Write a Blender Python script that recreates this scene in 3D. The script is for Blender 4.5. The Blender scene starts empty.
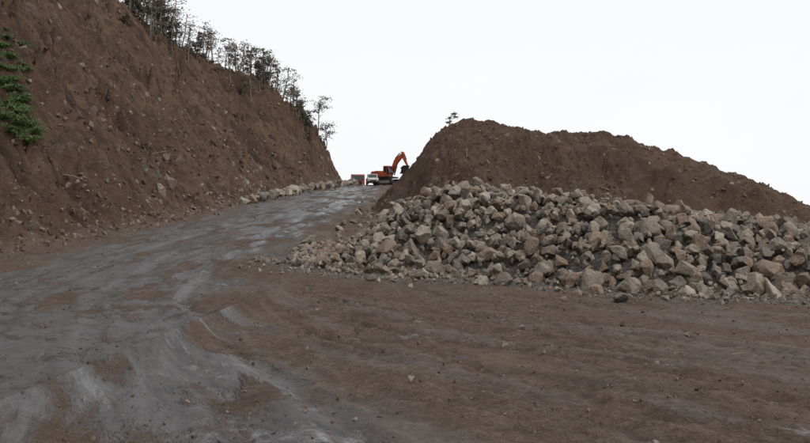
import bpy, bmesh, math, random
import numpy as np
from mathutils import Vector, Matrix, noise as mn
random.seed(7); rng=np.random.default_rng(7)
scene=bpy.context.scene
scene.view_settings.view_transform='Standard'
scene.view_settings.look='None'
scene.view_settings.exposure=0
COL=scene.collection

# ------------------------------------------------------------ numpy noise
_p=rng.permutation(512); PERM=np.concatenate([_p,_p,_p])
_a=rng.uniform(0,2*np.pi,512); GX=np.cos(_a); GY=np.sin(_a)
def perlin(x,y):
    x=np.asarray(x,float);y=np.asarray(y,float)
    xi=np.floor(x).astype(np.int64);yi=np.floor(y).astype(np.int64)
    xf=x-xi;yf=y-yi
    u=xf*xf*xf*(xf*(xf*6-15)+10);v=yf*yf*yf*(yf*(yf*6-15)+10)
    def g(ix,iy,dx,dy):
        h=PERM[(PERM[ix&511]+iy)&511]
        return GX[h]*dx+GY[h]*dy
    a=g(xi,yi,xf,yf);b=g(xi+1,yi,xf-1,yf);c=g(xi,yi+1,xf,yf-1);d=g(xi+1,yi+1,xf-1,yf-1)
    return (a+(b-a)*u+((c+(d-c)*u)-(a+(b-a)*u))*v)*1.5
def fbm(x,y,o=4,g=0.5):
    s=0;a=1;f=1
    for i in range(o):
        s=s+a*perlin(x*f+17.3*i,y*f-9.1*i);a*=g;f*=2.03
    return s
def smax(a,b,k): return 0.5*(a+b+np.sqrt((a-b)**2+k*k))
def smin(a,b,k): return 0.5*(a+b-np.sqrt((a-b)**2+k*k))
def sstep(a,b,x):
    t=np.clip((x-a)/(b-a),0,1);return t*t*(3-2*t)
def cub(xs,ys):
    xs=np.array(xs,float);ys=np.array(ys,float)
    m=np.gradient(ys,xs)
    def f(x):
        x=np.clip(np.asarray(x,float),xs[0],xs[-1])
        i=np.clip(np.searchsorted(xs,x)-1,0,len(xs)-2)
        h=xs[i+1]-xs[i];t=(x-xs[i])/h
        return (2*t**3-3*t**2+1)*ys[i]+(t**3-2*t**2+t)*h*m[i]+(-2*t**3+3*t**2)*ys[i+1]+(t**3-t**2)*h*m[i+1]
    return f
# ------------------------------------------------------------ terrain
roadc=cub([-20,-5,7.5,15,22,33,45,60,75,95,115,160],[5,-.2,-4,-7,-9.8,-11.2,-10.4,-9.2,-8.2,-7.0,-6.3,-5.6])
roadw=cub([-20,7,33,70,91,110,160],[4.2,4.2,4.5,4.5,3.8,2.6,2.6])
tr2=cub([-10,5,7.6,9.4,13.5,23,35],[14,5,2.9,1.6,-.4,-4.8,-8])
tr3=cub([-10,6,9.4,11.5,14.8,22,30],[22,9,5.2,3.5,1.2,-3,-7])
hillb=cub([-20,0,20,37,45,61,91,110,125,150],[-27,-24.5,-21.5,-19,-17.6,-16,-12.2,-8.9,-8.8,-9.8])
hillH=cub([-20,40,60,80,95,110,117,125,135,150],[30,30,27,21,16.6,11.2,9.2,7.5,5,0])
mz=cub([-9,-6,-4,-1.5,.77,1.9,3.1,9.6,16,21.2,24,27,34,45],[-4,0,2.4,5.1,7.6,9.2,10.2,10.05,9.2,7.2,5.8,4,1,-8])
my=cub([-9,3.5,9.6,16,21,27,45],[60,60,60,58,56,52,48])
hF=cub([-6.2,-4.2,-.2,3.5,5.4,7.2,10.3,13,20,26],[34.0,31.6,29.3,28.3,26.6,24.9,23.9,23.3,23,24])
hC=cub([-6.2,-2.8,-.2,1.7,5.2,8.3,11.75,15.6,20,26],[35.6,36,38,37.5,35,33,31,30,30,30])
hZ=cub([-6.2,-4.2,-3.0,-1.4,-.4,1.7,5.2,8.3,11.75,15.6,20,26],[-1,0.6,1.35,2.4,3.3,4.1,3.85,3.35,2.8,2.3,1.7,-1])
HX0=-4.9
def base_ground(x,y):
    zg=.11*3*np.logaddexp(0,(y-25)/3)
    zg=smin(zg,9.75-0.02*np.maximum(0,y-115),.8)
    zg=zg-np.minimum(0.14*np.maximum(0,y-140),30)
    zg=zg*(1-sstep(2,22,x)*sstep(38,60,y))
    zg=zg-sstep(40,200,x)*20
    return zg
def heap(x,y):
    f=hF(x);c=hC(x);top=hZ(x)
    gf=base_ground(x,f)
    t=np.clip((y-f)/(c-f),-1,1)
    front=gf+(top-gf)*np.where(t>0,np.sin(np.clip(t,0,1)*np.pi/2)**0.95,t*1.2)
    front=front+sstep(.05,.4,t)*(.30*perlin(x*.35+4,y*.35)+.18*perlin(x*.9,y*.9+7))
    back=top-0.75*np.maximum(0,y-c-1.0)
    return np.minimum(front,back)
def terrain(x,y,full=False):
    x=np.asarray(x,float);y=np.asarray(y,float)
    zg=base_ground(x,y)
    rc=roadc(y);ru=x-rc;hw=roadw(y)
    edge=fbm(x*.35,y*.2,3)*1.2
    road=1-sstep(-1.0,.8,np.abs(ru)-hw+edge)
    road=road*(y<150)
    wob=perlin(y*.13,0*y+3)*.5
    ruts=0
    for t,a,w in ((-2.9,.03,.28),(-1.2,.035,.25),(.9,.03,.25),(2.6,.04,.3),(3.6,.05,.2)):
        q=(ru-t-wob)/w
        ruts=ruts+a*(-np.exp(-q*q)+.55*np.exp(-(np.abs(q)-1.7)**2*2.5))
    # old wheel tracks fanning out to the right of the road
    near=1-sstep(22,30,y)
    tu=(x-tr2(y))/np.maximum(tr3(y)-tr2(y),.9)*2.6+perlin(y*.16,0*y+5)*.5
    fan=near*sstep(-1.6,.2,tu)*(1-sstep(9,14,tu))*(1-sstep(0,.5,road))
    for o,a in ((0,1),(.62,.8),(2.3,1),(2.9,.9),(4.6,.7),(5.3,.9),(7.2,.8),(7.9,.6)):
        q=(tu-o)/.17
        ruts=ruts+.055*a*fan*(.15+.85*sstep(-.25,.4,perlin(x*.16+o,y*.16)))*(-np.exp(-q*q)+.6*np.exp(-(np.abs(q)-1.7)**2*3))*(1+.5*perlin(x*4,y*4))
    trk=fbm(tu*2.2,y*.25,4,.62)
    ruts=ruts+.022*fan*trk
    clod=fbm(x*2.3,y*2.0,4,.6)
    rough=.05*fbm(x*.35,y*.35,3)+(.028*(1-road)+.009)*clod+(.018*(1-road)+.003)*(1-np.abs(fbm(x*5.5,y*5.0,2,.6))*2.2)
    flat=zg+ruts*(1-sstep(115,125,y))+rough
    # hillside
    d=hillb(y)-x+fbm(y*.12,0*y,3)*.8*(1-sstep(80,100,y))
    dp=np.maximum(0,d)
    ks=1.17+.9*sstep(95,115,y)
    s=ks*(np.sqrt(dp*dp+1.7**2)-1.7)
    Hh=np.maximum(0,hillH(y))*(1-sstep(150,170,y))
    hz=smin(s,Hh+.07*dp,1.2)
    hz=np.where(dp>0,np.maximum(hz,0),0)
    amp=np.clip(dp/5,0,1)*np.clip(Hh/6,0,1)
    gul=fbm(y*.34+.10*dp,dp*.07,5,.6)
    rid=1-np.abs(fbm(x*.11+5,y*.15,3))*2
    crag=np.maximum(0,fbm(x*.22-3,y*.22+8,3)-.10)
    hz=hz+amp*(gul*1.3+rid*.8+crag*2.8*np.abs(fbm(x*.9,y*.9,4,.6)))+np.clip(dp/1.5,0,1)*(.42*fbm(x*.8,y*.8,4,.6)+.17*(1-2*np.abs(fbm(x*2.1,y*2.1,4,.65))))
    hill=sstep(.0,1.2,d)*sstep(0,1,Hh)
    flat=flat+hz
    # dirt mound
    dy=y-my(x)
    q=np.sqrt(dy*dy+1.0)-1.0
    sl=np.where(dy<0,.60,.7)
    m=mz(x)-sl*q
    m=m+.6*fbm(x*.16+2,y*.16,3)*sstep(0,4,q)+.26*fbm(x*.7,y*.7,4,.6)+.11*(1-2*np.abs(fbm(x*1.9,y*1.9,4,.65)))
    m=m+.35*fbm(x*.5+.12*dy,dy*.06,3)*sstep(0,3,q)
    m=m+.8*np.exp(-((dy+4.5+.22*(x-10))/1.1)**2)*sstep(4,9,x)
    mound=sstep(-.1,.4,m-flat)
    z=smax(flat,m,.3)-.03
    h=heap(x,y)-.38
    z=np.where(h>z-1,smax(z,h,.25),z)
    gd=np.clip(1-np.maximum(np.maximum(hF(x)-y,0),np.maximum(y-hC(x)-3,0))/3.2,0,1)
    gd=gd*sstep(-8,-4.5,x)*(1-sstep(22,26,x))
    if not full: return z
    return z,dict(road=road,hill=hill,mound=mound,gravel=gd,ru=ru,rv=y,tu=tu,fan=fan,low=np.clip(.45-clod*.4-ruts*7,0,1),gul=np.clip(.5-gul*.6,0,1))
def Z(x,y): return float(terrain(np.array([x]),np.array([y]))[0])

def axis(segs):
    out=[segs[0][0]]
    for a,b,s in segs:
        n=max(1,int(round((b-a)/s)));out+=list(np.linspace(a,b,n+1)[1:])
    return np.array(out)
def grow(a,b,n):
    return list(a+(b-a)*((np.linspace(0,1,n+1)[1:])**3))
xs=axis([(-75,-34,.4),(-34,-14,.18),(-14,14,.08),(14,36,.2),(36,60,1)])
ys=axis([(-20,3,.5),(3,16,.06),(16,32,.11),(32,66,.17),(66,130,.25),(130,170,1)])
xs=np.concatenate([np.array(grow(-75,-4000,16))[::-1],xs,grow(60,4000,16)])
ys=np.concatenate([np.array(grow(-20,-4000,12))[::-1],ys,grow(170,5000,20)])
X,Y=np.meshgrid(xs,ys)
Zt,M=terrain(X,Y,True)
gy,gx=np.gradient(Zt,ys,xs)
N=np.stack([-gx,-gy,np.ones_like(gx)],-1);N/=np.linalg.norm(N,axis=-1,keepdims=True)
ny,nx=X.shape
V=np.stack([X,Y,Zt],-1).reshape(-1,3);N=N.reshape(-1,3)
idx=np.arange(ny*nx).reshape(ny,nx)
F=np.stack([idx[:-1,:-1],idx[:-1,1:],idx[1:,1:],idx[1:,:-1]],-1).reshape(-1,4)
def fm(k): return M[k][:-1,:-1].reshape(-1)
lab=np.zeros(len(F),int)
lab[fm('road')>.5]=1
lab[fm('hill')>.5]=2
lab[fm('mound')>.5]=3

def mkmesh(name,v,faces,k,mat,smooth=True,attrs=None,normals=None):
    me=bpy.data.meshes.new(name)
    me.vertices.add(len(v));me.vertices.foreach_set('co',np.ascontiguousarray(v,dtype=np.float32).ravel())
    me.loops.add(faces.size);me.loops.foreach_set('vertex_index',faces.astype(np.int32).ravel())
    me.polygons.add(len(faces));me.polygons.foreach_set('loop_start',(np.arange(len(faces))*k).astype(np.int32))
    try: me.polygons.foreach_set('loop_total',np.full(len(faces),k,np.int32))
    except Exception: pass
    me.polygons.foreach_set('use_smooth',np.full(len(faces),smooth))
    me.update(calc_edges=True)
    if attrs:
        for an,av in attrs.items():
            a=me.attributes.new(an,'FLOAT','POINT');a.data.foreach_set('value',np.ascontiguousarray(av,dtype=np.float32))
    if normals is not None:
        me.normals_split_custom_set_from_vertices(normals.tolist())
    me.materials.append(mat)
    ob=bpy.data.objects.new(name,me);COL.objects.link(ob);return ob

# ------------------------------------------------------------ materials
class NT:
    def __init__(s,name):
        s.m=bpy.data.materials.new(name);s.m.use_nodes=True;s.t=s.m.node_tree
        s.t.nodes.clear();s.out=s.n('ShaderNodeOutputMaterial');s.b=s.n('ShaderNodeBsdfPrincipled')
        s.t.links.new(s.b.outputs[0],s.out.inputs[0])
    def n(s,ty,**k):
        nd=s.t.nodes.new(ty)
        for a,b in k.items(): setattr(nd,a,b)
        return nd
    def put(s,sock,v):
        if isinstance(v,bpy.types.NodeSocket): s.t.links.new(v,sock)
        else: sock.default_value=v
    def attr(s,n): return s.n('ShaderNodeAttribute',attribute_name=n).outputs['Fac']
    def math(s,op,a,b=0.0,c=None,clamp=False):
        nd=s.n('ShaderNodeMath',operation=op,use_clamp=clamp);s.put(nd.inputs[0],a);s.put(nd.inputs[1],b)
        if c is not None: s.put(nd.inputs[2],c)
        return nd.outputs[0]
    def mul(s,a,b): return s.math('MULTIPLY',a,b)
    def inv(s,a): return s.math('SUBTRACT',1.0,a)
    def mix(s,f,a,b,mode='MIX'):
        nd=s.n('ShaderNodeMix',data_type='RGBA',blend_type=mode);s.put(nd.inputs[0],f)
        s.put(nd.inputs[6],a if isinstance(a,bpy.types.NodeSocket) else (*a,1));s.put(nd.inputs[7],b if isinstance(b,bpy.types.NodeSocket) else (*b,1))
        return nd.outputs[2]
    def noise(s,vec,sc,det=5,rough=.55,dist=0):
        nd=s.n('ShaderNodeTexNoise');s.put(nd.inputs['Vector'],vec);nd.inputs['Scale'].default_value=sc
        nd.inputs['Detail'].default_value=det;nd.inputs['Roughness'].default_value=rough;nd.inputs['Distortion'].default_value=dist
        return nd.outputs['Fac']
    def vor(s,vec,sc,feat='F1',out='Distance'):
        nd=s.n('ShaderNodeTexVoronoi',feature=feat);s.put(nd.inputs['Vector'],vec);nd.inputs['Scale'].default_value=sc
        return nd.outputs[out]
    def ramp(s,f,a,b):
        nd=s.n('ShaderNodeMapRange',interpolation_type='SMOOTHSTEP');s.put(nd.inputs[0],f)
        nd.inputs[1].default_value=a;nd.inputs[2].default_value=b;return nd.outputs[0]
    def bump(s,h,st,dist,nrm=None):
        nd=s.n('ShaderNodeBump');nd.inputs['Strength'].default_value=st;nd.inputs['Distance'].default_value=dist
        s.put(nd.inputs['Height'],h)
        if nrm is not None: s.t.links.new(nrm,nd.inputs['Normal'])
        return nd.outputs[0]

def terrain_mat():
    s=NT('earth')
    pos=s.n('ShaderNodeNewGeometry').outputs['Position']
    hill=s.attr('hill');mound=s.attr('mound');road=s.attr('road');grav=s.attr('gravel');ru=s.attr('ru');rv=s.attr('rv');low=s.attr('low')
    tu=s.attr('tu');fan=s.attr('fan');gul=s.attr('gul')
    big=s.noise(pos,.22,4,.6);mid=s.noise(pos,1.3,5,.65);fine=s.noise(pos,9,5,.75);vf=s.noise(pos,38,3,.75)
    # flat earth
    c=s.mix(s.ramp(mid,.38,.62),(.088,.060,.046),(.140,.096,.073))
    c=s.mix(s.mul(s.ramp(fine,.42,.58),.75),c,(.068,.048,.038))
    c=s.mix(s.mul(s.ramp(vf,.52,.64),.6),c,(.20,.150,.118))
    c=s.mix(s.mul(s.ramp(big,.45,.7),.6),c,(.148,.102,.076))
    fv=s.n('ShaderNodeCombineXYZ');s.put(fv.inputs[0],tu);s.put(fv.inputs[1],s.mul(rv,.22))
    ft=s.noise(fv.outputs[0],1.3,6,.72,.3)
    c=s.mix(s.mul(s.mul(s.ramp(ft,.52,.62),fan),.5),c,(.056,.042,.035))
    c=s.mix(s.mul(s.mul(s.inv(s.ramp(ft,.38,.47)),fan),.3),c,(.18,.135,.107))
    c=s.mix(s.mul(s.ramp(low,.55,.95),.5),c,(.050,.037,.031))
    # slopes
    h=s.mix(s.ramp(big,.38,.62),(.140,.084,.058),(.198,.123,.086))
    h=s.mix(s.mul(s.ramp(mid,.45,.62),.8),h,(.098,.062,.045))
    h=s.mix(s.mul(s.ramp(fine,.5,.62),.55),h,(.24,.168,.125))
    h=s.mix(s.mul(s.ramp(vf,.54,.66),.5),h,(.063,.043,.033))
    outc=s.noise(pos,.35,6,.72,.6)
    h=s.mix(s.mul(s.ramp(outc,.57,.64),.7),h,s.mix(s.ramp(fine,.4,.6),(.12,.106,.095),(.26,.225,.195)))
    sv=s.n('ShaderNodeSeparateXYZ');s.put(sv.inputs[0],pos)
    dv=s.n('ShaderNodeCombineXYZ');s.put(dv.inputs[0],s.mul(sv.outputs[1],.9));s.put(dv.inputs[1],s.mul(sv.outputs[2],.12))
    dk=s.noise(dv.outputs[0],1.1,5,.65,.5)
    h=s.mix(s.mul(s.mul(s.ramp(dk,.50,.64),hill),.65),h,(.064,.046,.037))
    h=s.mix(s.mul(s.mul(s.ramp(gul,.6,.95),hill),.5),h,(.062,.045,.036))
    peb=s.vor(pos,5.5);pm=s.mul(s.inv(s.ramp(peb,.10,.22)),s.ramp(s.noise(pos,2.1,2),.5,.62))
    h=s.mix(s.mul(pm,.7),h,(.30,.25,.205))
    sl=s.math('MAXIMUM',hill,mound)
    c=s.mix(sl,c,h)
    c=s.mix(s.mul(mound,.35),c,(.108,.073,.055))
    # road: compacted grey fines
    cv=s.n('ShaderNodeCombineXYZ');s.put(cv.inputs[0],ru);s.put(cv.inputs[1],s.mul(rv,.33));rvec=cv.outputs[0]
    st=s.noise(rvec,.75,6,.68,.5);st2=s.noise(rvec,3.5,5,.72,.2)
    rb=s.mix(s.ramp(st2,.38,.62),(.048,.047,.049),(.088,.084,.082))
    rb=s.mix(s.mul(s.ramp(vf,.5,.65),.5),rb,(.15,.142,.135))
    rdm=s.mul(road,s.ramp(s.math('ADD',st,s.mul(s.math('SUBTRACT',big,.5),.8)),.38,.50))
    c=s.mix(s.mul(rdm,.9),c,rb)
    # dark gravel beside the rocks
    gm=s.mul(s.ramp(s.math('ADD',grav,s.mul(s.math('SUBTRACT',mid,.5),1.2)),.15,.65),.92)
    gcol=s.mix(s.ramp(s.vor(pos,16,out='Color'),.2,.8),(.052,.046,.043),(.165,.145,.128))
    c=s.mix(gm,c,gcol)
    pv=s.vor(pos,14);pmk=s.mul(s.inv(s.ramp(pv,.10,.18)),s.ramp(s.noise(pos,3,2),.52,.62))
    c=s.mix(s.mul(pmk,.6),c,(.24,.205,.175))
    # damp earth, wet fines and a film of standing water in the wheel paths
    damp=s.mul(s.inv(sl),s.ramp(s.noise(rvec,.55,5,.62,.4),.48,.62))
    wn=s.noise(rvec,.42,6,.6,.8)
    wetr=s.mul(rdm,s.ramp(wn,.36,.52))
    wv=s.n('ShaderNodeCombineXYZ');s.put(wv.inputs[0],s.mul(ru,.9));s.put(wv.inputs[1],s.mul(rv,.55))
    film=s.mul(s.ramp(s.noise(wv.outputs[0],1.1,7,.74,.2),.50,.60),rdm)
    ffilm=s.mul(s.mul(s.ramp(s.noise(pos,.6,5,.7),.52,.62),fan),s.ramp(ft,.50,.60))
    film=s.math('MAXIMUM',film,s.mul(ffilm,.9))
    wet=s.math('MAXIMUM',s.math('MAXIMUM',s.mul(damp,.45),wetr),film)
    c=s.mix(s.mul(wet,.42),c,(.032,.030,.031))
    s.put(s.b.inputs['Base Color'],c)
    ro=s.math('SUBTRACT',.88,s.mul(wet,.46));ro=s.math('ADD',ro,s.mul(s.math('SUBTRACT',fine,.5),.40))
    ro=s.math('SUBTRACT',ro,s.mul(film,.20),None,True)
    s.put(s.b.inputs['Roughness'],ro)
    s.put(s.b.inputs['Specular IOR Level'],s.math('ADD',.12,s.mul(wet,.43)))
    hh=s.math('ADD',s.mul(mid,.5),s.math('ADD',s.mul(fine,.45),s.mul(vf,.14)))
    hh=s.math('ADD',hh,s.mul(s.math('MAXIMUM',pm,pmk),.10))
    amp=s.math('ADD',.055,s.math('ADD',s.mul(sl,.70),s.mul(s.inv(rdm),.22)))
    amp=s.mul(amp,s.inv(s.mul(film,.65)))
    s.put(s.b.inputs['Normal'],s.bump(s.mul(hh,amp),1.0,.45))
    return s.m
EARTH=terrain_mat()
def simple(name,col,rough=.6,metal=0,var=.25,sc=6,bump=0):
    s=NT(name);tc=s.n('ShaderNodeTexCoord').outputs['Object']
    f=s.noise(tc,sc,5,.6)
    c=s.mix(s.ramp(f,.3,.7),tuple(x*(1-var) for x in col),tuple(min(1,x*(1+var)) for x in col))
    s.put(s.b.inputs['Base Color'],c);s.b.inputs['Roughness'].default_value=rough;s.b.inputs['Metallic'].default_value=metal
    if bump: s.put(s.b.inputs['Normal'],s.bump(s.noise(tc,sc*5,4,.6),.6,bump))
    return s.m
def rock_mat():
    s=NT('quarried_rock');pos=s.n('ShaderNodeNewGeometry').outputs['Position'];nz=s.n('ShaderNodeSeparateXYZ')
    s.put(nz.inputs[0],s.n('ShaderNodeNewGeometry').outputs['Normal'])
    rc=s.attr('rc');rt=s.attr('rt')
    c=s.mix(rc,(.20,.172,.145),(.50,.435,.355))
    c=s.mix(s.mul(s.ramp(rt,.66,.88),.8),c,(.28,.188,.132))
    c=s.mix(s.mul(s.inv(s.ramp(rt,.15,.28)),.8),c,(.15,.138,.130))
    m=s.noise(pos,3.2,6,.7,.4);f=s.noise(pos,18,4,.7)
    c=s.mix(s.mul(s.ramp(m,.47,.63),.6),c,(.225,.155,.11))
    c=s.mix(s.mul(s.ramp(f,.5,.7),.45),c,(.60,.54,.46))
    c=s.mix(s.mul(s.ramp(s.noise(pos,7,4,.7),.53,.67),.55),c,(.11,.09,.075))
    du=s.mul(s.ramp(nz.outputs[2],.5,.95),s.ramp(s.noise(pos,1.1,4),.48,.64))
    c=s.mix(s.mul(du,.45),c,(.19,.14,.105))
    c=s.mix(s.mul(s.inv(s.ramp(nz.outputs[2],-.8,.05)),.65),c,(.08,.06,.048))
    s.put(s.b.inputs['Base Color'],c);s.b.inputs['Roughness'].default_value=.88;s.b.inputs['Specular IOR Level'].default_value=.25
    s.put(s.b.inputs['Normal'],s.bump(s.math('ADD',m,s.mul(f,.4)),1.0,.12))
    return s.m
ROCK=rock_mat()
def stone_mat():
    s=NT('field_stone');pos=s.n('ShaderNodeNewGeometry').outputs['Position'];rc=s.attr('rc')
    c=s.mix(s.math('POWER',rc,2.0),(.105,.071,.053),(.33,.275,.225))
    c=s.mix(s.mul(s.ramp(s.noise(pos,6,5,.7),.42,.62),.65),c,(.13,.088,.065))
    s.put(s.b.inputs['Base Color'],c);s.b.inputs['Roughness'].default_value=.9;s.b.inputs['Specular IOR Level'].default_value=.2
    s.put(s.b.inputs['Normal'],s.bump(s.noise(pos,12,5,.7),.8,.06));return s.m
STONE=stone_mat()

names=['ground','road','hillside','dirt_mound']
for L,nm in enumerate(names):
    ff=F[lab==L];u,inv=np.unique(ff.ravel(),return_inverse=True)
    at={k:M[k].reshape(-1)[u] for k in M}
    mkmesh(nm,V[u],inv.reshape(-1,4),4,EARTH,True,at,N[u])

# ------------------------------------------------------------ rocks
def rock_variant(seed,cuts=1,npt=13):
    r=random.Random(seed);bm=bmesh.new()
    sx,sy,sz=1,r.uniform(.68,.95),r.uniform(.55,.85)
    for i in range(npt):
        v=Vector((r.gauss(0,1),r.gauss(0,1),r.gauss(0,1))).normalized()
        mxx=max(abs(v.x),abs(v.y),abs(v.z));v=v.lerp(v/mxx,.5)*r.uniform(.82,1.0)
        bm.verts.new((v.x*sx,v.y*sy,v.z*sz))
    res=bmesh.ops.convex_hull(bm,input=bm.verts)
    bmesh.ops.delete(bm,geom=[g for g in res['geom_interior'] if isinstance(g,bmesh.types.BMVert)],context='VERTS')
    for v in [v for v in bm.verts if not v.link_faces]: bm.verts.remove(v)
    bmesh.ops.dissolve_limit(bm,angle_limit=.3,verts=bm.verts[:],edges=bm.edges[:])
    if cuts>0:
        bmesh.ops.bevel(bm,geom=bm.edges[:],offset=.05,segments=1,affect='EDGES',profile=.5)
        bmesh.ops.triangulate(bm,faces=bm.faces[:])
        for _ in range(cuts):
            le=[e for e in bm.edges if e.calc_length()>.3]
            bmesh.ops.subdivide_edges(bm,edges=le,cuts=1)
            bmesh.ops.triangulate(bm,faces=bm.faces[:])
        for v in bm.verts:
            n=mn.fractal(v.co*1.9+Vector((seed*3.1,0,0)),.8,2,4)
            v.co*=1+.11*n
    bmesh.ops.triangulate(bm,faces=bm.faces[:])
    bm.verts.ensure_lookup_table()
    v=np.array([q.co[:] for q in bm.verts]);f=np.array([[w.index for w in q.verts] for q in bm.faces])
    bm.free();return v,f
from mathutils import Euler
def randrot(r,flat=False):
    if flat: return np.array(Euler((r.uniform(-.35,.35),r.uniform(-.35,.35),r.uniform(0,6.28))).to_matrix())
    return np.array(Euler((r.uniform(0,6.28),r.uniform(0,6.28),r.uniform(0,6.28))).to_matrix())
BIG=[rock_variant(i,2,random.choice([11,13,15,18,22])) for i in range(40)]
MEDI=[rock_variant(60+i,1,14) for i in range(20)]
SMALL=[rock_variant(100+i,0,12) for i in range(20)]
def scatter(name,items,variants,mat,seed):
    r=random.Random(seed);vs=[];fs=[];rc=[];rt=[];o=0
    for (x,y,z,s,flat) in items:
        vv=variants
        if variants is BIG and s<.2: vv=MEDI if s>.1 else SMALL
        v,f=r.choice(vv);R=randrot(r,flat)
        sc=s*np.array([1,r.uniform(.8,1.15),r.uniform(.8,1.15)])
        w=(v*sc)@R.T+np.array([x,y,z]);vs.append(w);fs.append(f+o);o+=len(v)
        rc.append(np.full(len(v),r.random()));rt.append(np.full(len(v),r.random()))
    return mkmesh(name,np.concatenate(vs),np.concatenate(fs),3,mat,False,{'rc':np.concatenate(rc),'rt':np.concatenate(rt)})
pts=np.zeros((0,3));items=[]
def throw(n,smin_,smax_,k,lift,x0=HX0):
    global pts
    for i in range(n):
        x=random.uniform(x0,21);f=float(hF(x));c=float(hC(x))
        y=random.uniform(f-.3,c+3.2)
        s=smin_+(smax_-smin_)*random.random()**1.9
        if x<-1.5: s*=.62+.2*random.random()
        if len(pts):
            dd=np.hypot(pts[:,0]-x,pts[:,1]-y)
            if (dd<k*(pts[:,2]+s)).any(): continue
        z=float(heap(np.array([x]),np.array([y]))[0]);g=Z(x,y)
        z=max(z,g+.10)
        pts=np.vstack([pts,[x,y,s]]);items.append((x,y,z+lift*s+random.uniform(-.1,.1),s,False))
throw(5000,.26,.58,.66,-.1)
pts=np.zeros((0,3));throw(4000,.18,.36,.80,-.5)
pts=np.zeros((0,3));throw(900,.26,.50,1.2,.4)
pts=np.zeros((0,3));throw(2200,.09,.2,1.2,.1)
for i in range(1100):
    x=random.uniform(-6.6,20);f=float(hF(x));y=f-abs(random.gauss(0,1.2))+.4
    s=.03+.12*random.random()**1.5
    items.append((x,y,Z(x,y)+s*.3,s,False))
for (x,y,s) in ((6.2,22.4,.28),(5.3,24.0,.22),(7.9,23.2,.2),(2.6,26.6,.3),(3.4,26.8,.45),(.6,28.0,.25),(6.0,24.4,.3),(9.2,22.4,.16),(-1.2,27.6,.2),(4.6,22.6,.13),(.2,26.2,.15)):
    items.append((x,y,Z(x,y)+s*.35,s,True))
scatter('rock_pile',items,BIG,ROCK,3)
it=[]
for i in range(62):
    y=68+i*.8+random.uniform(-.3,.3);x=float(hillb(y))+1.0+random.uniform(-.3,.5)
    s=random.uniform(.38,.78);it.append((x,y,Z(x,y)+s*.5,s,False))
for i in range(26):
    y=random.uniform(38,75);x=-4.0+.01*y+random.uniform(-.6,1.2);s=random.uniform(.15,.38);it.append((x,y,Z(x,y)+s*.3,s,False))
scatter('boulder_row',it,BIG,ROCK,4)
def lots(n,fx,fy,s0,s1,p,emb=.1):
    a=[];
    for i in range(n):
        y=fy();x=fx(y);s=s0+(s1-s0)*random.random()**p;a.append((x,y,s))
    a=np.array(a);z=terrain(a[:,0],a[:,1])
    return [(a[i,0],a[i,1],z[i]+a[i,2]*emb,a[i,2],False) for i in range(n)]
it=lots(11000,lambda y:float(hillb(y))-abs(random.gauss(0,9)),lambda:random.uniform(30,118),.03,.30,4.8,-.1)
it+=lots(330,lambda y:float(hillb(y))-random.uniform(1,20),lambda:random.uniform(36,105),.22,.8,3.2,-.35)
it+=lots(1500,lambda y:float(hillb(y))+random.gauss(0,1.0),lambda:random.uniform(34,100),.03,.26,3.4,.1)
scatter('hillside_stones',it,SMALL,STONE,5)
it=lots(5000,lambda y:random.uniform(-4,28),lambda:random.uniform(40,62),.03,.20,4,0)
scatter('mound_stones',it,SMALL,STONE,6)
it=lots(7000,lambda y:random.gauss(4,7),lambda:3.5+27*random.random()**1.3,.006,.045,3)
it+=lots(500,lambda y:random.gauss(-16,3),lambda:random.uniform(20,60),.02,.1,3)
it+=lots(50,lambda y:random.uniform(-3,12),lambda:random.uniform(11,26),.05,.12,2)
scatter('ground_pebbles',it,SMALL,STONE,8)

# ------------------------------------------------------------ vegetation
class Acc:
    def __init__(s): s.v=[];s.f=[];s.m=[]
    def tube(s,pts,rad,n=6,mat=0):
        o=len(s.v);
        for i,p in enumerate(pts):
            p=Vector(p);d=(Vector(pts[min(i+1,len(pts)-1)])-Vector(pts[max(i-1,0)])).normalized()
            a=d.orthogonal().normalized();b=d.cross(a)
            for k in range(n):
                t=k*2*math.pi/n;s.v.append(tuple(p+(a*math.cos(t)+b*math.sin(t))*rad[i]))
        for i in range(len(pts)-1):
            for k in range(n):
                s.f.append((o+i*n+k,o+i*n+(k+1)%n,o+(i+1)*n+(k+1)%n,o+(i+1)*n+k));s.m.append(mat)
    def leaf(s,c,size,r,mat=1,asp=.5):
        a=Vector((r.gauss(0,1),r.gauss(0,1),r.gauss(0,1))).normalized();b=a.orthogonal().normalized()
        b=(b+a.cross(b)*r.uniform(-2,2)).normalized();b=(b-a*a.dot(b)).normalized()
        o=len(s.v);a*=size;b*=size*asp
        for q in (c-a,c-b,c+a,c+b): s.v.append(tuple(q))
        s.f.append((o,o+1,o+2,o+3));s.m.append(mat)
    def build(s,name,mats):
        me=bpy.data.meshes.new(name);me.from_pydata(s.v,[],s.f)
        for m in mats: me.materials.append(m)
        me.polygons.foreach_set('material_index',s.m);me.update()
        ob=bpy.data.objects.new(name,me);COL.objects.link(ob);return ob
BARK=simple('bark',(.20,.165,.135),.9,0,.3,8)
LEAFD=simple('foliage_dark',(.060,.064,.042),.7,0,.4,1.2)
LEAFL=simple('foliage_light',(.095,.095,.06),.7,0,.35,1.2)
DRYL=simple('foliage_dry',(.17,.125,.09),.8,0,.3,1.2)
GREEN=simple('fern_green',(.085,.145,.035),.6,0,.45,2.5)
VM=[BARK,LEAFD,LEAFL,DRYL]
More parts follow.
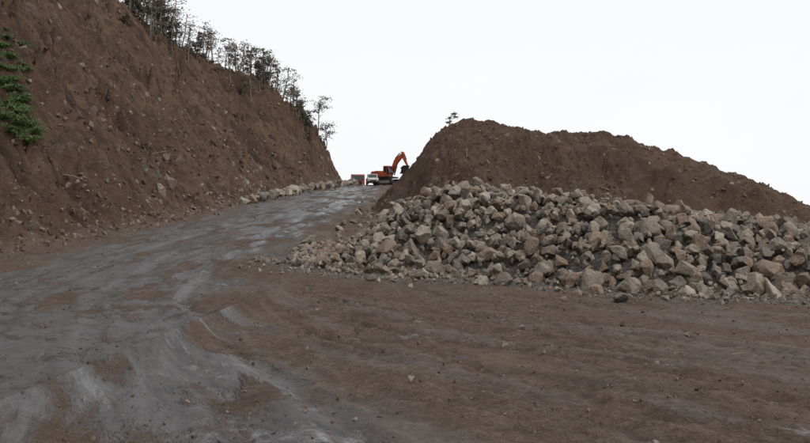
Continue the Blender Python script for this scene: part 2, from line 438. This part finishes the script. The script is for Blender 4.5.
def tree(A,x,y,z,h,r,lean=(0,0),crown=.45,nl=380,dry=.2,leaf=.11,wide=1.0):
    top=Vector((x+lean[0]*h,y+lean[1]*h,z+h));b=Vector((x,y,z-.3))
    P=[b.lerp(top,t)+Vector((r.uniform(-.05,.05)*h*t,r.uniform(-.04,.04)*h*t,0)) for t in (0,.25,.5,.75,1)]
    A.tube(P,[.030*h*(1-t*.75)*.6+.02 for t in (0,.25,.5,.75,1)])
    nb=r.randint(6,12)
    for i in range(nb):
        t=crown+(1-crown)*(i+r.random())/nb
        k=min(3,int(t*4));q=P[k].lerp(P[k+1],min(1,t*4-k))
        an=r.uniform(0,6.28);L=h*r.uniform(.08,.26)*(1.3-t*.5)*wide
        e=q+Vector((math.cos(an)*L+lean[0]*L*1.5,math.sin(an)*L,L*r.uniform(.1,.6)))
        A.tube([q,q.lerp(e,.5)+Vector((0,0,-.03*h)),e],[.010*h,.007*h,.003*h],4)
        cr=h*r.uniform(.035,.095)
        mm=r.choices([1,2,3],[.55,.3,dry])[0]
        for j in range(int(nl/nb)):
            c=e+Vector((r.gauss(0,cr*1.2),r.gauss(0,cr),r.gauss(0,cr*.5)))
            A.leaf(c,leaf*r.uniform(.6,1.3),r,mm if r.random()<.8 else r.choice([1,2]))
    for i in range(6):
        t=r.uniform(.15,.6);q=P[0].lerp(P[4],t);an=r.uniform(0,6.28);L=h*.13
        A.tube([q,q+Vector((math.cos(an)*L,math.sin(an)*L,L*.4))],[.008*h,.003*h],4)
def ridge_x(y):
    H=float(hillH(y));ks=1.17+.9*float(sstep(95,115,np.array(y)))
    return float(hillb(y))-(H+.8)/ks-.3
r=random.Random(11)
A=Acc()
cl=[r.uniform(66,113) for _ in range(6)]+[r.uniform(90,112) for _ in range(13)]
for i in range(150):
    c0=r.choice(cl);y=min(114,max(64,c0+r.gauss(0,1.8)))
    x=ridge_x(y)-r.uniform(-1.5,5.5)
    k=.5 if y<88 else 1.0
    h=(r.uniform(1.4,3.4) if r.random()<.5 else r.uniform(3.4,5.2))*k*(.75 if y>110 else 1)
    tree(A,x,y,Z(x,y),h,r,(r.gauss(.06,.09),0),r.choice([.3,.45,.6,.72]),r.choice([90,200,300]),dry=.6,leaf=.12,wide=r.uniform(.6,1.25))
for i in range(150):
    y=r.uniform(64,122);x=ridge_x(y)-r.uniform(-1.2,2);z=Z(x,y);R=r.uniform(.2,.6);mm=r.choice([1,2,3,3])
    for j in range(70):
        A.leaf(Vector((x+r.gauss(0,R*.7),y+r.gauss(0,R*.6),z+abs(r.gauss(0,R*.5)))),.10,r,mm)
A.build('distant_trees',VM)
def one(name,x,y,h,**k):
    A=Acc();tree(A,x,y,Z(x,y),h,r,**k);A.build(name,VM)
one('pine_tree',-11.9,116,5.2,lean=(.05,0),crown=.62,nl=560,dry=.1,wide=.9,leaf=.13)
one('pine_tree.001',-12.9,115,5.0,lean=(.07,0),crown=.62,nl=480,dry=.1,wide=.9,leaf=.13)
one('windswept_tree',3.2,60.3,1.3,lean=(.35,0),crown=.4,nl=700,dry=.05,leaf=.055,wide=1.1)
A=Acc()
def fern(x,y,R,n):
    z=Z(x,y)
    for i in range(n):
        an=r.uniform(0,6.28);L=R*r.uniform(.5,1.2)
        p=[Vector((x,y,z)),Vector((x+math.cos(an)*L*.5,y+math.sin(an)*L*.5,z+L*.55)),Vector((x+math.cos(an)*L,y+math.sin(an)*L,z+L*.35))]
        A.tube(p,[.012,.008,.004],3)
        for j in range(30):
            t=j/29;q=p[0].lerp(p[1],t*2) if t<.5 else p[1].lerp(p[2],t*2-1)
            A.leaf(q+Vector((r.gauss(0,.05),r.gauss(0,.05),r.gauss(0,.03))),.09*(1.2-t*.6),r,1,.4)
for i in range(20):
    t=r.random();y=48+t*8+r.gauss(0,.5);x=-.505*y+r.gauss(-.5,.5)
    fern(x,y,r.uniform(.3,.7),20)
for i in range(36):
    k=r.gauss(0,.9)
    fern(-24.4+k*.8+r.gauss(0,.3),48.6-k*.7+r.gauss(0,.5),r.uniform(.55,.95),26)
A.build('fern_bush',[BARK,GREEN])
DW=simple('dead_wood',(.26,.215,.17),.9)
def branch(name,x,y,L,an,el):
    A=Acc();z=Z(x,y)+.04;p=Vector((x,y,z));d=Vector((math.cos(an)*math.cos(el),math.sin(an)*math.cos(el),math.sin(el)))
    k=L/1.5
    A.tube([p-d*.2*k,p+d*L*.4+Vector((0,0,.04*L)),p+d*L],[.045*k,.03*k,.012*k],6)
    for t in (.35,.55,.75):
        q=p+d*L*t;e=q+Vector((r.uniform(-.4,.4),r.uniform(-.4,.4),r.uniform(.05,.4)))*L*.45
        A.tube([q,e],[.018*k,.006*k],4)
    return A.build(name,[DW])
for i,(x,y,L,an,el) in enumerate(((8.0,45.5,1.5,1.2,.8),(17,47,1.4,.2,.2),(13,50,1.1,2.6,.3),(-21.5,49,2.2,-.5,-.2),(-20.5,62,1.6,.6,.3),(-24,60,1.8,2,.2),(4.3,54,.9,1.5,.9),(5.6,13.3,.35,.3,.02),(21,47,1.2,2.9,.3))):
    branch('dead_branch' if i==0 else 'dead_branch.%03d'%i,x,y,L,an,el)

# ------------------------------------------------------------ machines
ORANGE=simple('orange_paint',(.42,.085,.035),.5,0,.3,2)
DARK=simple('dark_steel',(.035,.033,.032),.6,.3,.3,4)
RUB=simple('rubber',(.03,.028,.027),.85)
GLASS=simple('cab_glass',(.03,.04,.045),.12,0,.1)
WHITE=simple('white_paint',(.60,.60,.58),.35,0,.06)
GREY=simple('grey_tray',(.25,.24,.23),.6,.2)
CHR=simple('steel_rod',(.5,.5,.5),.3,.8)
def empty(name,loc,rz=0,sc=1):
    e=bpy.data.objects.new(name,None);COL.objects.link(e);e.location=loc;e.rotation_euler=(0,0,rz);e.scale=(sc,)*3;return e
def prism(par,name,prof,y0,y1,mat,bev=.04):
    bm=bmesh.new();a=[bm.verts.new((p[0],y0,p[1])) for p in prof];b=[bm.verts.new((p[0],y1,p[1])) for p in prof]
    bm.faces.new(a);bm.faces.new(b[::-1]);n=len(prof)
    for i in range(n): bm.faces.new((a[i],b[i],b[(i+1)%n],a[(i+1)%n]))
    bmesh.ops.recalc_face_normals(bm,faces=bm.faces[:])
    if bev: bmesh.ops.bevel(bm,geom=bm.edges[:],offset=bev,segments=2,affect='EDGES',profile=.5)
    me=bpy.data.meshes.new(name);bm.to_mesh(me);bm.free();me.materials.append(mat)
    o=bpy.data.objects.new(name,me);COL.objects.link(o);o.parent=par;return o
def cyl(par,name,p0,p1,rad,mat,n=20):
    A=Acc();p0=Vector(p0);p1=Vector(p1);A.tube([p0,p1],[rad,rad],n)
    A.f.append(tuple(range(n)));A.m.append(0);A.f.append(tuple(range(2*n-1,n-1,-1)));A.m.append(0)
    o=A.build(name,[mat]);o.parent=par;return o
def rect(x0,x1,z0,z1): return [(x0,z0),(x1,z0),(x1,z1),(x0,z1)]
def stad(x0,x1,z0,z1,n=7):
    R=(z1-z0)/2;zc=(z0+z1)/2;p=[]
    for i in range(n): t=-math.pi/2+math.pi*i/(n-1);p.append((x1-R+R*math.cos(t),zc+R*math.sin(t)))
    for i in range(n): t=math.pi/2+math.pi*i/(n-1);p.append((x0+R+R*math.cos(t),zc+R*math.sin(t)))
    return p
ex,ey=-2.55,111
E=empty('excavator',(ex,ey,Z(ex,ey)-.02),math.radians(-36),.86)
for sgn,nm in ((-1,'track_near'),(1,'track_far')):
    yc=sgn*1.15
    prism(E,nm,stad(-2.0,2.0,0,.92),yc-.3,yc+.3,DARK,.03)
    prism(E,nm+'_frame',stad(-1.6,1.6,.22,.66),yc-.33,yc+.33,GREY,.02)
    for k in range(22):
        x=-1.75+k*.166;prism(E,nm+'_shoe_%d'%k,rect(x,x+.09,.9,.97),yc-.32,yc+.32,DARK,0)
prism(E,'undercarriage',rect(-1,1,.45,.85),-.86,.86,DARK)
cyl(E,'slew_ring',(0,0,.84),(0,0,1.12),.65,DARK)
prism(E,'house_deck',rect(-2.1,1.35,1.1,1.35),-1.35,1.35,DARK)
prism(E,'engine_cover',[(-1.7,1.352),(.1,1.352),(.1,2.25),(-1.5,2.35),(-1.7,2.2)],-1.3,1.3,ORANGE)
prism(E,'counterweight',[(-2.45,1.25),(-1.72,1.15),(-1.72,2.3),(-2.2,2.3),(-2.5,2.0)],-1.35,1.35,ORANGE,.08)
prism(E,'cab',[(.13,1.352),(1.4,1.352),(1.5,2.0),(1.2,3.05),(.2,3.1),(.13,2.9)],-1.3,-.3,ORANGE,.05)
prism(E,'cab_side_window',[(.28,1.95),(.82,1.95),(.82,2.95),(.32,2.95)],-1.315,-1.25,GLASS,.01)
prism(E,'cab_door_window',[(.90,1.6),(1.32,1.6),(1.38,2.0),(1.12,2.92),(.90,2.92)],-1.315,-1.25,GLASS,.01)
prism(E,'cab_windscreen',[(1.45,1.6),(1.52,2.0),(1.24,2.98),(1.17,2.96),(1.4,2.0)],-1.2,-.4,GLASS,.01)
cyl(E,'exhaust',(-1.0,.7,2.2),(-1.0,.7,2.9),.07,DARK,10)
prism(E,'boom',[(.5,1.5),(.9,1.35),(2.1,3.5),(3.3,4.65),(3.35,5.0),(3.05,5.12),(1.55,4.15),(.95,2.9)],-.12,.28,ORANGE,.03)
prism(E,'stick',[(3.0,5.35),(3.35,5.3),(3.6,4.6),(4.25,2.95),(4.05,2.85),(3.25,4.1),(2.9,4.75)],-.07,.23,ORANGE,.03)
prism(E,'bucket',[(4.3,3.0),(4.0,2.75),(3.75,2.1),(3.4,1.75),(3.05,1.75),(3.25,2.35),(3.1,2.7),(3.7,3.05)],-.5,.66,DARK,.02)
for k in range(5): prism(E,'tooth_%d'%k,[(3.1,1.9),(2.85,1.72),(3.1,1.74)],-.48+k*.26,-.38+k*.26,GREY,0)
cyl(E,'boom_cylinder',(1.2,-.2,1.6),(1.75,-.2,3.1),.1,DARK,10);cyl(E,'boom_rod',(1.75,-.2,3.1),(2.1,-.2,3.8),.05,CHR,8)
cyl(E,'boom_cylinder_far',(1.2,.36,1.6),(1.75,.36,3.1),.1,DARK,10);cyl(E,'boom_rod_far',(1.75,.36,3.1),(2.1,.36,3.8),.05,CHR,8)
cyl(E,'stick_cylinder',(1.6,.08,4.3),(2.5,.08,5.1),.09,DARK,10);cyl(E,'stick_rod',(2.5,.08,5.1),(3.05,.08,5.4),.05,CHR,8)
cyl(E,'bucket_cylinder',(3.4,.08,5.1),(3.9,.08,4.0),.08,DARK,10);cyl(E,'bucket_rod',(3.9,.08,4.0),(4.3,.08,3.1),.04,CHR,8)
def wheel(par,nm,x,y,R,w):
    s=1 if y>0 else -1
    cyl(par,nm,(x,y-w/2,R),(x,y+w/2,R),R,RUB,20);cyl(par,nm+'_rim',(x,y+s*(w/2-.02),R),(x,y+s*(w/2+.02),R),R*.55,GREY,14)
def pickup(name,x,y,rz):
    P=empty(name,(x,y,Z(x,y)),rz,.85)
    prism(P,'body',[(-2.4,.45),(2.45,.42),(2.5,.75),(2.35,1.0),(1.2,1.12),(.3,1.14),(-.75,1.14),(-.78,.62),(-2.4,.62)],-.88,.88,WHITE,.06)
    prism(P,'cabin',[(-.75,1.13),(1.15,1.13),(.55,1.72),(.3,1.80),(-.6,1.80),(-.72,1.7)],-.80,.80,WHITE,.05)
    prism(P,'windscreen',[(1.13,1.17),(1.17,1.2),(.62,1.72),(.56,1.70)],-.7,.7,GLASS,.005)
    prism(P,'rear_window',[(-.78,1.25),(-.72,1.25),(-.70,1.7),(-.76,1.7)],-.65,.65,GLASS,.005)
    for s in (-1,1):
        a,b=sorted((s*.78,s*.815));prism(P,'side_window_%d'%s,[(-.6,1.2),(.95,1.2),(.45,1.68),(-.58,1.7)],a,b,GLASS,.01)
        for wx,n in ((1.55,'front'),(-1.5,'rear')): wheel(P,'wheel_%s_%d'%(n,s),wx,s*.80,.38,.24)
        a,b=sorted((s*.5,s*.8));prism(P,'headlight_%d'%s,rect(2.4,2.5,.72,.9),a,b,CHR,.01)
    prism(P,'tray',[(-2.5,.64),(-.82,.64),(-.82,1.18),(-2.5,1.18)],-.92,.92,GREY,.03)
    prism(P,'grille',rect(2.44,2.53,.55,.7),-.5,.5,DARK,.01)
    prism(P,'bumper',rect(2.4,2.6,.35,.52),-.85,.85,DARK,.02)
pickup('pickup_truck',-4.6,109,math.radians(-84))
T=empty('dump_truck',(-8.1,132,Z(-8.1,132)),math.radians(-84),.95)
prism(T,'chassis',rect(-3.6,3.4,.75,1.05),-.45,.45,DARK)
prism(T,'cab',[(1.9,1.0),(3.6,1.0),(3.65,1.8),(3.4,2.85),(2.0,2.9)],-1.15,1.15,ORANGE,.06)
prism(T,'windscreen',[(3.66,1.85),(3.69,1.9),(3.47,2.7),(3.43,2.7)],-1.0,1.0,GLASS,.005)
prism(T,'grille',rect(3.6,3.68,1.1,1.7),-.7,.7,DARK,.01)
for s in (-1,1):
    a,b=sorted((s*1.13,s*1.17));prism(T,'side_window_%d'%s,[(2.2,1.85),(3.35,1.85),(3.2,2.65),(2.2,2.65)],a,b,GLASS,.01)
    for wx in (2.6,-1.4,-2.7): wheel(T,'wheel_%d_%d'%(int(wx*10),s),wx,s*.98,.52,.34)
prism(T,'dump_body',[(-3.9,1.5),(-3.5,1.1),(1.6,1.1),(1.75,2.5),(2.1,3.0),(1.6,3.0),(1.5,2.5),(-3.9,2.2)],-1.2,1.2,ORANGE,.05)

# ------------------------------------------------------------ world, sun, camera
w=bpy.data.worlds.new('World');scene.world=w;w.use_nodes=True
t=w.node_tree;t.nodes.clear()
o=t.nodes.new('ShaderNodeOutputWorld');b=t.nodes.new('ShaderNodeBackground');b.inputs[1].default_value=.1
sky=t.nodes.new('ShaderNodeTexSky');sky.sky_type='NISHITA';sky.sun_disc=False
EL,AZ=math.radians(48),math.radians(112)
sky.sun_elevation=EL;sky.sun_rotation=AZ;sky.dust_density=3;sky.air_density=1
tc=t.nodes.new('ShaderNodeTexCoord');nz=t.nodes.new('ShaderNodeTexNoise');nz.inputs['Scale'].default_value=1.3;nz.inputs['Detail'].default_value=4
mp=t.nodes.new('ShaderNodeMapping');mp.inputs['Scale'].default_value=(1,1,3);t.links.new(tc.outputs['Generated'],mp.inputs[0]);t.links.new(mp.outputs[0],nz.inputs['Vector'])
cm=t.nodes.new('ShaderNodeMix');cm.data_type='RGBA';t.links.new(nz.outputs['Fac'],cm.inputs[0])
cm.inputs[6].default_value=(9.5,9.8,10.2,1);cm.inputs[7].default_value=(10.8,10.8,10.8,1)
mx=t.nodes.new('ShaderNodeMix');mx.data_type='RGBA';mx.inputs[0].default_value=.90
t.links.new(sky.outputs[0],mx.inputs[6]);t.links.new(cm.outputs[2],mx.inputs[7]);t.links.new(mx.outputs[2],b.inputs[0]);t.links.new(b.outputs[0],o.inputs[0])
L=bpy.data.lights.new('sun','SUN');L.energy=.9;L.angle=math.radians(12);L.color=(1,.93,.84)
lo=bpy.data.objects.new('sun',L);COL.objects.link(lo)
sd=Vector((math.sin(AZ)*math.cos(EL),math.cos(AZ)*math.cos(EL),math.sin(EL)))
lo.rotation_euler=sd.to_track_quat('Z','Y').to_euler()
c=bpy.data.cameras.new('camera');c.lens=34.6;c.clip_end=9000
co=bpy.data.objects.new('camera',c);COL.objects.link(co)
co.location=(0,0,2.0);co.rotation_euler=(math.radians(91.0),0,0);scene.camera=co
